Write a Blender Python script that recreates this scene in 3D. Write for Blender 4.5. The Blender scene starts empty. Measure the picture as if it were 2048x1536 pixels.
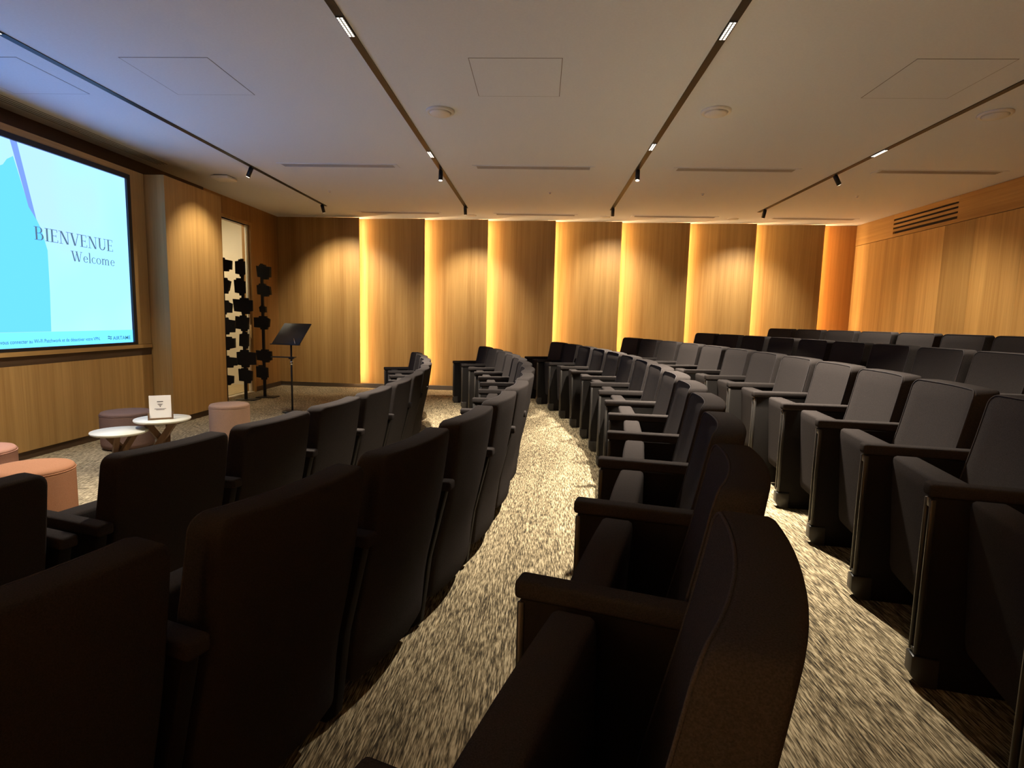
import bpy, bmesh, math, random
from mathutils import Vector, Matrix
random.seed(7)
S = bpy.context.scene
COL = S.collection

# ------------------------------------------------------------------ camera
F_PX = 1126.0
EYE = Vector((0, 0, 1.35))
dy = Vector((57, 128, -F_PX)).normalized()          # room depth axis seen in camera space
dz = Vector((234, 9792, F_PX)).normalized()         # room up axis seen in camera space
dz = (dz - dy * dz.dot(dy)).normalized()
dx = dy.cross(dz)
ROT = Matrix((dx, dy, dz))                          # camera -> world
cam = bpy.data.cameras.new('camera')
cam.sensor_width = 36; cam.lens = 36 * F_PX / 2048
cam.clip_start = 0.02
camo = bpy.data.objects.new('camera', cam); COL.objects.link(camo)
camo.matrix_world = Matrix.Translation(EYE) @ ROT.to_4x4()
S.camera = camo

# ------------------------------------------------------------------ world / exposure
w = bpy.data.worlds.new('world'); S.world = w; w.use_nodes = True
w.node_tree.nodes['Background'].inputs[0].default_value = (0.02, 0.02, 0.022, 1)
w.node_tree.nodes['Background'].inputs[1].default_value = 0.3
S.view_settings.view_transform = 'Standard'
S.view_settings.look = 'None'
S.view_settings.gamma = 1
S.view_settings.use_curve_mapping = False
S.view_settings.exposure = 0.14

# light levels
SCREEN_S = 1.85
LED_S = 70.0
WALL_SPOT_W = 235
AISLE_W = 340
WARM = (1.0, 0.84, 0.62)
WARM2 = (1.0, 0.90, 0.74)
LEDC = (1.0, 0.645, 0.31)

# room
CEIL = 3.127
XL, XR, YB, YN = -4.90, 5.50, 10.47, -1.50
# rows of seats: arcs about one centre
CX, CY = -10.63, 4.45
PITCH = 0.56
RISE = 0.092
def row_R(i): return 11.1 + (i - 3) * 1.0           # i = 1..6, radius of the armrest fronts
def row_z(i): return (i - 1) * RISE

# ------------------------------------------------------------------ materials
def new_mat(name):
    m = bpy.data.materials.new(name); m.use_nodes = True
    nt = m.node_tree
    return m, nt, nt.nodes, nt.links, nt.nodes['Principled BSDF']
def setv(b, col=None, rough=None, metal=None, spec=None):
    if col is not None: b.inputs['Base Color'].default_value = (*col, 1)
    if rough is not None: b.inputs['Roughness'].default_value = rough
    if metal is not None: b.inputs['Metallic'].default_value = metal
    if spec is not None: b.inputs['Specular IOR Level'].default_value = spec
def plain(name, col, rough=0.6, metal=0, spec=0.5, noise=0.0, nscale=40, bump=0.0):
    m, nt, N, L, b = new_mat(name); setv(b, col, rough, metal, spec)
    if noise or bump:
        tc = N.new('ShaderNodeTexCoord'); nz = N.new('ShaderNodeTexNoise')
        nz.inputs['Scale'].default_value = nscale; nz.inputs['Detail'].default_value = 4
        L.new(tc.outputs['Object'], nz.inputs['Vector'])
        if noise:
            r = N.new('ShaderNodeValToRGB')
            r.color_ramp.elements[0].position = 0.3; r.color_ramp.elements[1].position = 0.7
            r.color_ramp.elements[0].color = (*[c * (1 - noise) for c in col], 1)
            r.color_ramp.elements[1].color = (*[min(1, c * (1 + noise)) for c in col], 1)
            L.new(nz.outputs['Fac'], r.inputs[0]); L.new(r.outputs[0], b.inputs['Base Color'])
        if bump:
            bp = N.new('ShaderNodeBump'); bp.inputs['Strength'].default_value = bump
            bp.inputs['Distance'].default_value = 0.002
            L.new(nz.outputs['Fac'], bp.inputs['Height']); L.new(bp.outputs[0], b.inputs['Normal'])
    return m
def emis(name, col, s):
    m = bpy.data.materials.new(name); m.use_nodes = True
    N = m.node_tree.nodes; N.clear()
    e = N.new('ShaderNodeEmission'); o = N.new('ShaderNodeOutputMaterial')
    e.inputs[0].default_value = (*col, 1); e.inputs[1].default_value = s
    m.node_tree.links.new(e.outputs[0], o.inputs[0]); return m
def wood(name, c1, c2, axis='z', rough=0.5):
    """oak veneer: fine grain and broad streaks running along one axis"""
    m, nt, N, L, b = new_mat(name); setv(b, c1, rough, 0, 0.35)
    tc = N.new('ShaderNodeTexCoord'); oi = N.new('ShaderNodeObjectInfo')
    off = N.new('ShaderNodeVectorMath'); off.operation = 'ADD'
    mul = N.new('ShaderNodeMath'); mul.operation = 'MULTIPLY'; mul.inputs[1].default_value = 37.0
    L.new(oi.outputs['Random'], mul.inputs[0])
    L.new(tc.outputs['Object'], off.inputs[0]); L.new(mul.outputs[0], off.inputs[1])
    def layer(sc, along, detail):
        mp = N.new('ShaderNodeMapping')
        v = [sc, sc, sc]; v['xyz'.index(axis)] = along
        mp.inputs['Scale'].default_value = v
        nz = N.new('ShaderNodeTexNoise'); nz.inputs['Scale'].default_value = 1
        nz.inputs['Detail'].default_value = detail; nz.inputs['Roughness'].default_value = 0.6
        L.new(off.outputs[0], mp.inputs[0]); L.new(mp.outputs[0], nz.inputs['Vector'])
        return nz
    fine = layer(95, 1.6, 3); mid = layer(17, 0.35, 2); broad = layer(3.2, 0.05, 1)
    a1 = N.new('ShaderNodeMix'); a1.data_type = 'FLOAT'; a1.inputs[0].default_value = 0.55
    L.new(fine.outputs['Fac'], a1.inputs[2]); L.new(mid.outputs['Fac'], a1.inputs[3])
    a2 = N.new('ShaderNodeMix'); a2.data_type = 'FLOAT'; a2.inputs[0].default_value = 0.38
    L.new(a1.outputs[0], a2.inputs[2]); L.new(broad.outputs['Fac'], a2.inputs[3])
    r = N.new('ShaderNodeValToRGB')
    r.color_ramp.elements[0].position = 0.36; r.color_ramp.elements[1].position = 0.62
    r.color_ramp.elements[0].color = (*c2, 1); r.color_ramp.elements[1].color = (*c1, 1)
    L.new(a2.outputs[0], r.inputs[0])
    tint = N.new('ShaderNodeMix'); tint.data_type = 'RGBA'; tint.blend_type = 'MULTIPLY'
    tint.inputs[0].default_value = 1
    L.new(r.outputs[0], tint.inputs[6]); L.new(oi.outputs['Color'], tint.inputs[7])
    L.new(tint.outputs[2], b.inputs['Base Color'])
    bp = N.new('ShaderNodeBump'); bp.inputs['Strength'].default_value = 0.12; bp.inputs['Distance'].default_value = 0.001
    L.new(fine.outputs['Fac'], bp.inputs['Height']); L.new(bp.outputs[0], b.inputs['Normal'])
    return m
def carpet(name):
    m, nt, N, L, b = new_mat(name); setv(b, (0.2, 0.18, 0.14), 0.95, 0, 0.05)
    g = N.new('ShaderNodeNewGeometry')
    def layer(sx, sy, det):
        mp = N.new('ShaderNodeMapping'); mp.inputs['Scale'].default_value = (sx, sy, 30)
        nz = N.new('ShaderNodeTexNoise'); nz.inputs['Scale'].default_value = 1
        nz.inputs['Detail'].default_value = det; nz.inputs['Roughness'].default_value = 0.65
        L.new(g.outputs['Position'], mp.inputs[0]); L.new(mp.outputs[0], nz.inputs['Vector']); return nz
    a = layer(210, 17, 2); c = layer(60, 5, 2); d = layer(2.0, 1.1, 2)
    m1 = N.new('ShaderNodeMix'); m1.data_type = 'FLOAT'; m1.inputs[0].default_value = 0.16
    L.new(a.outputs['Fac'], m1.inputs[2]); L.new(c.outputs['Fac'], m1.inputs[3])
    m2 = N.new('ShaderNodeMix'); m2.data_type = 'FLOAT'; m2.inputs[0].default_value = 0.12
    L.new(m1.outputs[0], m2.inputs[2]); L.new(d.outputs['Fac'], m2.inputs[3])
    r = N.new('ShaderNodeValToRGB'); e = r.color_ramp.elements
    e[0].position = 0.39; e[0].color = (0.045, 0.036, 0.025, 1)
    e[1].position = 0.61; e[1].color = (0.50, 0.41, 0.265, 1)
    x = e.new(0.50); x.color = (0.20, 0.158, 0.095, 1)
    L.new(m2.outputs[0], r.inputs[0]); L.new(r.outputs[0], b.inputs['Base Color'])
    bp = N.new('ShaderNodeBump'); bp.inputs['Strength'].default_value = 0.5; bp.inputs['Distance'].default_value = 0.004
    L.new(a.outputs['Fac'], bp.inputs['Height']); L.new(bp.outputs[0], b.inputs['Normal'])
    return m
def fabric(name, c, var=0.25, rough=0.95):
    m, nt, N, L, b = new_mat(name); setv(b, c, 1.0, 0, 0.0)
    tc = N.new('ShaderNodeTexCoord'); nz = N.new('ShaderNodeTexNoise')
    nz.inputs['Scale'].default_value = 420; nz.inputs['Detail'].default_value = 3
    L.new(tc.outputs['Object'], nz.inputs['Vector'])
    r = N.new('ShaderNodeValToRGB')
    r.color_ramp.elements[0].position = 0.3; r.color_ramp.elements[1].position = 0.7
    r.color_ramp.elements[0].color = (*[v * (1 - var) for v in c], 1)
    r.color_ramp.elements[1].color = (*[v * (1 + var) for v in c], 1)
    L.new(nz.outputs['Fac'], r.inputs[0]); L.new(r.outputs[0], b.inputs['Base Color'])
    bp = N.new('ShaderNodeBump'); bp.inputs['Strength'].default_value = 0.25; bp.inputs['Distance'].default_value = 0.001
    L.new(nz.outputs['Fac'], bp.inputs['Height']); L.new(bp.outputs[0], b.inputs['Normal'])
    return m
def screen_bg(name):
    m = bpy.data.materials.new(name); m.use_nodes = True
    N = m.node_tree.nodes; L = m.node_tree.links; N.clear()
    e = N.new('ShaderNodeEmission'); o = N.new('ShaderNodeOutputMaterial')
    tc = N.new('ShaderNodeTexCoord'); nz = N.new('ShaderNodeTexNoise')
    nz.inputs['Scale'].default_value = 1.1; nz.inputs['Detail'].default_value = 1
    L.new(tc.outputs['Object'], nz.inputs['Vector'])
    r = N.new('ShaderNodeValToRGB'); el = r.color_ramp.elements
    el[0].position = 0.35; el[0].color = (0.27, 0.46, 1.02, 1)
    el[1].position = 0.65; el[1].color = (0.23, 0.54, 0.98, 1)
    L.new(nz.outputs['Fac'], r.inputs[0]); L.new(r.outputs[0], e.inputs[0])
    e.inputs[1].default_value = SCREEN_S; L.new(e.outputs[0], o.inputs[0]); return m
def glass(name):
    m, nt, N, L, b = new_mat(name); setv(b, (0.93, 0.96, 0.95), 0.0)
    b.inputs['Transmission Weight'].default_value = 1; b.inputs['IOR'].default_value = 1.45
    return m

M = dict(
    oak=wood('oak_veneer', (0.49, 0.305, 0.108), (0.31, 0.172, 0.052)),
    oak_y=wood('oak_veneer_lengthwise', (0.49, 0.305, 0.108), (0.31, 0.172, 0.052), 'y'),
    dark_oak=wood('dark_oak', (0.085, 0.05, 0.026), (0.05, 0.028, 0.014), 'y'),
    carpet=carpet('streaked_carpet'),
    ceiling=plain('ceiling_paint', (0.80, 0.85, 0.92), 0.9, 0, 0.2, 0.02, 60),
    white=plain('white_plastic', (0.82, 0.81, 0.78), 0.45, 0, 0.5),
    cream=plain('cream_paint', (0.80, 0.74, 0.60), 0.8),
    black=plain('black_metal', (0.012, 0.012, 0.013), 0.45, 0.2),
    dull_black=plain('black_board', (0.010, 0.009, 0.009), 0.75, 0, 0.2, 0.2, 120),
    seam=plain('seam_shadow_gap', (0.25, 0.25, 0.26), 0.9, 0, 0.1),
    slot=plain('vent_slot', (0.22, 0.21, 0.20), 0.8),
    fin=plain('vent_fin', (0.50, 0.49, 0.48), 0.5),
    grille_dark=plain('grille_void', (0.02, 0.012, 0.008), 0.9),
    seat=fabric('charcoal_wool', (0.034, 0.029, 0.0275)),
    seat_pipe=fabric('charcoal_piping', (0.045, 0.040, 0.040)),
    seat_panel=plain('black_side_panel', (0.012, 0.010, 0.009), 0.7, 0, 0.1, 0.15, 200),
    seat_trim=plain('black_plastic_trim', (0.03, 0.027, 0.024), 0.35, 0, 0.5),
    base=plain('brushed_baseboard', (0.16, 0.15, 0.14), 0.35, 0.5),
    terracotta=fabric('terracotta_felt', (0.29, 0.14, 0.078), 0.2),
    mauve=fabric('mauve_brown_felt', (0.165, 0.105, 0.085), 0.2),
    taupe=fabric('taupe_felt', (0.27, 0.165, 0.11), 0.2),
    rose=fabric('dusty_rose_felt', (0.34, 0.18, 0.13), 0.2),
    pale_top=plain('pale_laminate', (0.52, 0.51, 0.44), 0.4),
    table_leg=wood('table_leg_wood', (0.17, 0.10, 0.055), (0.10, 0.055, 0.03)),
    paper=plain('paper', (0.82, 0.80, 0.78), 0.7),
    ink=plain('ink', (0.10, 0.09, 0.09), 0.8),
    sign_wood=plain('sign_wood', (0.14, 0.08, 0.04), 0.6, 0, 0.4, 0.2, 50),
    chrome=plain('chrome', (0.7, 0.7, 0.68), 0.2, 1),
    floor_wood=plain('corridor_floor', (0.50, 0.38, 0.20), 0.5, 0, 0.4, 0.15, 8),
    glass=glass('door_glass'),
    led=emis('led_strip_glow', LEDC, LED_S),
    cell=emis('lamp_cells', (1.0, 0.90, 0.76), 2.2),
    lens=emis('spot_lens', (1.0, 0.85, 0.62), 9.0),
    scr_bg=screen_bg('display_picture'),
    scr_blue=emis('display_blue', (0.085, 0.40, 1.15), SCREEN_S),
    scr_wedge=emis('display_slate', (0.115, 0.20, 0.50), SCREEN_S),
    scr_band=emis('display_band', (0.115, 0.50, 1.1), SCREEN_S),
    scr_ink=emis('display_lettering', (0.055, 0.10, 0.14), SCREEN_S),
    scr_ink2=emis('display_small_lettering', (0.02, 0.09, 0.13), SCREEN_S),
)

# ------------------------------------------------------------------ helpers
class MB:
    """collects polygons; build() links them as one mesh object whose origin is its base centre"""
    def __init__(s): s.v = []; s.f = []; s.sm = []
    def poly(s, pts, smooth=False):
        n = len(s.v); s.v += [tuple(p) for p in pts]; s.f.append(tuple(range(n, n + len(pts)))); s.sm.append(smooth)
    def faces(s, verts, faces, smooth=False):
        n = len(s.v); s.v += [tuple(p) for p in verts]
        for f in faces: s.f.append(tuple(i + n for i in f)); s.sm.append(smooth)
        return s
    def hexa(s, p):                       # 4 bottom points ccw, 4 top points ccw
        return s.faces(p, [(3, 2, 1, 0), (4, 5, 6, 7), (0, 1, 5, 4), (1, 2, 6, 5), (2, 3, 7, 6), (3, 0, 4, 7)])
    def box(s, x0, x1, y0, y1, z0, z1):
        return s.hexa([(x0, y0, z0), (x1, y0, z0), (x1, y1, z0), (x0, y1, z0), (x0, y0, z1), (x1, y0, z1), (x1, y1, z1), (x0, y1, z1)])
    def prism(s, poly, lo, hi, axis=2):   # extrude a 2D ccw polygon along axis
        n = len(poly)
        def P(a, h): return (a[0], a[1], h) if axis == 2 else ((h, a[0], a[1]) if axis == 0 else (a[0], h, a[1]))
        vs = [P(a, lo) for a in poly] + [P(a, hi) for a in poly]
        fs = [tuple(reversed(range(n))), tuple(range(n, 2 * n))] + [(i, (i + 1) % n, n + (i + 1) % n, n + i) for i in range(n)]
        return s.faces(vs, fs)
    def lathe(s, prof, c=(0, 0, 0), n=40):  # prof: (r, z) list
        vs = []; fs = []
        for r, z in prof:
            for k in range(n):
                a = 2 * math.pi * k / n; vs.append((c[0] + r * math.cos(a), c[1] + r * math.sin(a), c[2] + z))
        for j in range(len(prof) - 1):
            for k in range(n):
                k2 = (k + 1) % n; fs.append((j * n + k, j * n + k2, (j + 1) * n + k2, (j + 1) * n + k))
        fs.append(tuple(reversed(range(n)))); fs.append(tuple((len(prof) - 1) * n + k for k in range(n)))
        return s.faces(vs, fs, True)
    def tube(s, pts, r, n=8, closed=False):
        pts = [Vector(p) for p in pts]; m = len(pts); vs = []; fs = []
        for i, p in enumerate(pts):
            a = pts[i - 1] if (i > 0 or closed) else p
            b = pts[(i + 1) % m] if (i < m - 1 or closed) else p
            t = (b - a).normalized()
            u = t.cross(Vector((0, 0, 1)))
            if u.length < 0.05: u = t.cross(Vector((1, 0, 0)))
            u.normalize(); q = t.cross(u)
            for k in range(n):
                an = 2 * math.pi * k / n; vs.append(p + u * (r * math.cos(an)) + q * (r * math.sin(an)))
        for i in range(m if closed else m - 1):
            j = (i + 1) % m
            for k in range(n):
                k2 = (k + 1) % n; fs.append((i * n + k, j * n + k, j * n + k2, i * n + k2))
        if not closed:
            fs.append(tuple(range(n))); fs.append(tuple(reversed([(m - 1) * n + k for k in range(n)])))
        return s.faces([tuple(v) for v in vs], fs, True)
    def mesh(s, name, mat, bevel=0, seg=2):
        me = bpy.data.meshes.new(name); me.from_pydata(s.v, [], s.f)
        for p, sm in zip(me.polygons, s.sm): p.use_smooth = sm
        if bevel or True:
            bm = bmesh.new(); bm.from_mesh(me)
            bmesh.ops.recalc_face_normals(bm, faces=bm.faces)
            if bevel:
                ed = [e for e in bm.edges if len(e.link_faces) == 2 and e.calc_face_angle(0) > 0.6]
                bmesh.ops.bevel(bm, geom=ed, offset=bevel, segments=seg, affect='EDGES', profile=0.5, clamp_overlap=True)
                for f in bm.faces: f.smooth = True
            bm.to_mesh(me); bm.free()
        if bevel and hasattr(me, 'set_sharp_from_angle'): me.set_sharp_from_angle(angle=math.radians(50))
        me.materials.append(M[mat] if isinstance(mat, str) else mat)
        me.update(); return me
    def build(s, name, mat, parent=None, bevel=0, seg=2, recentre=True):
        me = s.mesh(name, mat, bevel, seg)
        o = bpy.data.objects.new(name, me); COL.objects.link(o)
        if recentre and len(me.vertices):
            xs = [v.co for v in me.vertices]
            c = Vector(((min(v.x for v in xs) + max(v.x for v in xs)) / 2, (min(v.y for v in xs) + max(v.y for v in xs)) / 2, min(v.z for v in xs)))
            me.transform(Matrix.Translation(-c)); o.location = c
        if parent is not None: attach(o, parent)
        return o
def attach(o, parent):
    """child keeps its place; the parents are placed before their parts"""
    o.parent = parent
    o.matrix_parent_inverse = parent.matrix_basis.inverted() if parent.parent is None else (parent.parent.matrix_basis @ parent.matrix_parent_inverse @ parent.matrix_basis).inverted()
    return o
def tag(o, label=None, cat=None, group=None, kind=None):
    if label: o['label'] = label
    if cat: o['category'] = cat
    if group: o['group'] = group
    if kind: o['kind'] = kind
    return o
def empty(name, loc, rz=0):
    o = bpy.data.objects.new(name, None); COL.objects.link(o)
    o.location = loc; o.rotation_euler = (0, 0, rz); o.empty_display_size = 0.1
    o.matrix_basis = Matrix.Translation(Vector(loc)) @ Matrix.Rotation(rz, 4, 'Z')
    return o
def struct(o, label=None): return tag(o, label, kind='structure')
def light(kind, name, loc, target, energy, col, parent=None, **kw):
    l = bpy.data.lights.new(name, kind); l.energy = energy; l.color = col
    for k, v in kw.items(): setattr(l, k, v)
    o = bpy.data.objects.new(name, l); COL.objects.link(o)
    d = (Vector(target) - Vector(loc)).normalized()
    q = d.to_track_quat('-Z', 'Y')
    o.matrix_basis = Matrix.Translation(Vector(loc)) @ q.to_matrix().to_4x4()
    if parent is not None: attach(o, parent)
    return o

# ================================================================== SETTING
# floor: flat stage level, then low curved tiers for the rows
fl = MB(); fl.box(-6.6, XR + 0.3, YN - 0.2, YB + 0.2, -0.12, 0.0)
floor = struct(fl.build('floor', 'carpet'), 'streaked beige and brown carpet floor of the hall')
# level under each row, then a gentle slope up through the aisle to the next row
RAMP = []
for i in range(1, 7):
    RAMP += [(row_R(i) + 0.40, row_z(i))] + ([(row_R(i + 1) - 0.06, row_z(i + 1))] if i < 6 else [])
RAMP.append((RAMP[-1][0] + 9, RAMP[-1][1]))
def ramp_ring(y):
    return [(CX + math.sqrt(r * r - (y - CY) ** 2), y, z) for r, z in RAMP]
t = MB(); n = 56; y0, y1 = YN, 9.05; rows_ = []
for k in range(n + 1):
    rg = ramp_ring(y0 + (y1 - y0) * k / n)
    top = [(min(x, XR + 0.02), y, z + 0.001) for x, y, z in rg]
    rows_.append(top + [(top[-1][0], top[-1][1], -0.05), (top[0][0], top[0][1], -0.05)])
m_ = len(rows_[0])
vs = [p for r in rows_ for p in r]; fs = []
for k in range(n):
    for j in range(m_):
        j2 = (j + 1) % m_; fs.append((k * m_ + j, k * m_ + j2, (k + 1) * m_ + j2, (k + 1) * m_ + j))
fs.append(tuple(range(m_))); fs.append(tuple(reversed([n * m_ + j for j in range(m_)])))
t.faces(vs, fs)
struct(attach(t.build('floor_ramp', 'carpet'), floor))

# ceiling with recessed strips
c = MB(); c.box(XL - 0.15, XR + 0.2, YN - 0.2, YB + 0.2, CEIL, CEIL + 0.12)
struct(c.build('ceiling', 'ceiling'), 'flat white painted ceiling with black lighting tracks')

# ---- back wall: sawtooth veneer panels with light behind each proud edge
wb = MB(); wb.box(XL - 0.15, XR + 0.2, YB + 0.07, YB + 0.2, 0, CEIL)
wall_back = struct(wb.build('wall_back', 'oak'), 'veneer wall of angled panels with warm light in the joints')
edges = [-4.90, -3.345, -2.14, -0.99, 0.225, 1.40, 2.595, 3.75, 4.92, 5.50]
tones = [0.92, 0.93, 0.98, 0.90, 1.04, 0.97, 1.0, 0.93, 0.80]
for k in range(9):
    x0, x1 = edges[k], edges[k + 1]
    ya, yb = (10.40, 10.345) if k == 0 else (10.515, 10.345)
    if k == 8: yb = 10.41
    p = MB(); t = 0.018
    p.hexa([(x0, ya, 0.08), (x1, yb, 0.08), (x1, yb + t, 0.08), (x0, ya + t, 0.08), (x0, ya, CEIL - 0.006), (x1, yb, CEIL - 0.006), (x1, yb + t, CEIL - 0.006), (x0, ya + t, CEIL - 0.006)])
    o = attach(p.build('panel', 'oak'), wall_back)
    g = tones[k]; o.color = (g, g, g, 1) if k < 8 else (0.92, 0.66, 0.48, 1)
    if k < 8:
        s = MB(); s.box(x1 - 0.075, x1 - 0.063, 10.385, 10.407, 0.10, CEIL - 0.03)
        o = attach(s.build('led_strip', 'led'), wall_back); tag(o, 'warm amber LED strip hidden behind a panel edge')
b = MB(); b.box(XL, XR, 10.42, YB + 0.06, 0, 0.078)
struct(b.build('baseboard_back', 'base'), 'dull metal baseboard under the angled panels')

# ---- left wall behind the screen block, with the glass door opening
D0, D1, DH = 8.15, 9.42, 2.80
wl = MB()
wl.box(XL - 0.15, XL, YN - 0.1, D0, 0, CEIL); wl.box(XL - 0.15, XL, D1, YB + 0.1, 0, CEIL)
wl.box(XL - 0.15, XL, D0, D1, DH, CEIL)
wall_left = struct(wl.build('wall_left', 'oak'), 'dark oak veneer wall holding the glass door')
wall_left.color = (0.75, 0.66, 0.6, 1)
b = MB(); b.box(XL, XL + 0.012, D1 + 0.05, 10.41, 0, 0.08)
struct(b.build('baseboard_left', 'dark_oak'), 'dark baseboard between glass door and corner')
# corridor seen through the glass
c = MB()
c.box(-6.55, -6.45, 7.2, 10.4, 0, CEIL); c.box(-6.5, XL - 0.15, 7.1, 7.2, 0, CEIL); c.box(-6.5, XL - 0.15, 10.3, 10.4, 0, CEIL)
corr = struct(c.build('wall_corridor', 'cream'), 'cream wall of the lit corridor behind the glass door')
m_ = MB(); m_.box(-6.45, -6.44, 7.2, 10.3, 1.985, 1.997); attach(m_.build('panel_joint', 'seam'), corr)
m_ = MB(); m_.box(-6.45, -6.44, 9.92, 9.935, 0.0, CEIL); attach(m_.build('panel_joint', 'seam'), corr)
c = MB(); c.box(-6.5, XL - 0.15, 7.1, 10.4, 0.001, 0.006)
struct(c.build('floor_corridor', 'floor_wood'), 'pale wooden corridor floor behind the glass door')
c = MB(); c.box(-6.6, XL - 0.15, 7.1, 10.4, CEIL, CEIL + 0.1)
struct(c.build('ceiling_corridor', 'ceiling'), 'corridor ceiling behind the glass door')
cl = empty('corridor_light', (-5.8, 8.9, CEIL - 0.02)); tag(cl, 'flat ceiling lamp in the corridor behind the glass door', 'ceiling light')
m_ = MB(); m_.box(-5.95, -5.65, 8.5, 9.3, CEIL - 0.02, CEIL); m_.build('lamp_housing', 'white', cl)
light('AREA', 'lamp_light', (-5.8, 8.9, CEIL - 0.03), (-5.8, 8.9, 0), 34, (1.0, 0.83, 0.58), cl, size=0.5)
# glass door
door = empty('door_1', (XL, (D0 + D1) / 2, 0)); struct(door, 'tall frameless glass door beside the oak pillar')
f = MB(); f.box(XL - 0.08, XL + 0.015, D1 - 0.012, D1 + 0.05, 0, DH + 0.05); f.build('jamb', 'oak', door)
f = MB(); f.box(XL - 0.08, XL + 0.015, D0 - 0.05, D0 + 0.012, 0, DH + 0.05); f.build('jamb', 'oak', door)
f = MB(); f.box(XL - 0.08, XL + 0.015, D0, D1 - 0.012, DH, DH + 0.05); f.build('lintel', 'oak', door)
g = MB(); g.box(XL - 0.055, XL - 0.045, D0 + 0.015, D1 - 0.06, 0.012, DH - 0.01); g.build('pane', 'glass', door)
f = MB(); f.box(XL - 0.07, XL - 0.03, D1 - 0.058, D1 - 0.014, 0.005, DH - 0.002); f.build('stile', 'cream', door)
f = MB(); f.box(XL - 0.08, XL + 0.01, D0 + 0.012, D1 - 0.012, 0.001, 0.012); f.build('threshold', 'cream', door)
f = MB(); f.box(XL - 0.03, XL + 0.02, D1 - 0.125, D1 - 0.065, 0.93, 1.16); f.build('lock_case', 'chrome', door, 0.006)

# ---- the oak block carrying the screen, with a pillar at each side
XS = -4.55; XP = -4.32; SY0, SY1 = 2.95, 6.115; SZ0, SZ1 = 0.996, 2.771
WT = 2.885
wf = MB(); wf.box(XL + 0.005, XS - 0.03, 2.50, 6.405, 0, WT)
wall_screen = struct(wf.build('wall_screen', 'oak'), 'oak veneer block that carries the screen')
def wpiece(name, mat, y0, y1, z0, z1, xa=XS - 0.03, xb=XS):
    m = MB(); m.box(xa, xb, y0, y1, z0, z1); return m.build(name, mat, wall_screen)
wpiece('panel', 'oak', 2.50, SY0 - 0.055, 0.97, WT)
wpiece('panel', 'oak', SY1 + 0.055, 6.395, 0.97, WT)
wpiece('panel', 'oak_y', SY0 - 0.055, SY1 + 0.055, SZ1 + 0.055, WT)
wpiece('panel', 'oak', 2.50, 6.395, 0.075, 0.84)
wpiece('ledge', 'oak_y', 2.50, 6.395, 0.925, 0.965, XS - 0.03, XS + 0.012)
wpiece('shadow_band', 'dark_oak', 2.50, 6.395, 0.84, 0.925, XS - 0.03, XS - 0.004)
b = MB(); b.box(XL, XS - 0.012, 2.5, 6.405, 0, 0.075)
struct(attach(b.build('baseboard_screen', 'dark_oak'), wall_screen))
for n_, (y0, y1) in enumerate(((6.41, 7.56), (1.34, 2.49))):
    p = MB(); p.box(XL + 0.006, XP, y0, y1, 0.075, WT)
    o = p.build('trim_pillar', 'oak'); struct(o, ['broad oak pillar between the screen and the glass door', 'broad oak pillar at the other side of the screen'][n_])
    q = MB(); q.box(XL + 0.006, XP - 0.015, y0 + 0.005, y1 - 0.015, 0, 0.075); attach(q.build('plinth', 'dark_oak'), o)
q = MB(); q.box(XL + 0.002, XL + 0.02, 1.3, 8.10, WT - 0.3, CEIL - 0.002)
struct(q.build('trim_1', 'dark_oak'), 'dark timber fascia above the screen block under the ceiling')

# ---- right wall behind the last row
wr = MB(); wr.box(XR + 0.03, XR + 0.2, YN - 0.2, YB + 0.2, 0, CEIL)
wall_right = struct(wr.build('wall_right', 'oak'), 'honey oak wall behind the last row')
ye = [10.46, 9.98, 9.55, 9.1, 8.66, 8.2, 7.645, 6.9, 6.2, 5.4, 4.6, 3.6, 2.6, 1.4, 0.2, -1.5]
tn = [1.16, 1.0, 0.95, 1.06, 1.10, 0.78, 1.03, 1.08, 1.0, 1.05, 1, 1, 1, 1, 1]
for k in range(len(ye) - 1):
    p = MB(); p.box(XR, XR + 0.03, ye[k + 1] + 0.001, ye[k] - 0.001, 0, 2.765)
    o = attach(p.build('panel', 'oak'), wall_right); o.color = (tn[k], tn[k], tn[k] * 0.97, 1)
G0, G1 = 7.98, 9.36
for (y0, y1, z0, z1) in ((YN, G0, 2.772, CEIL), (G1, 10.46, 2.772, CEIL), (G0, G1, 2.772, 2.825), (G0, G1, 3.05, CEIL)):
    p = MB(); p.box(XR - 0.004, XR + 0.03, y0, y1, z0, z1 - 0.004); o = attach(p.build('fascia_board', 'oak_y'), wall_right); o.color = (1.03, 1.0, 0.95, 1)
p = MB(); p.box(XR + 0.024, XR + 0.03, G0, G1, 2.825, 3.05); attach(p.build('grille_void', 'grille_dark'), wall_right)
for k in range(3):
    z = 2.825 + 0.032 + k * 0.0645
    p = MB(); p.box(XR - 0.004, XR + 0.02, G0, G1, z, z + 0.036); o = attach(p.build('grille_slat', 'oak_y'), wall_right)
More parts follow.
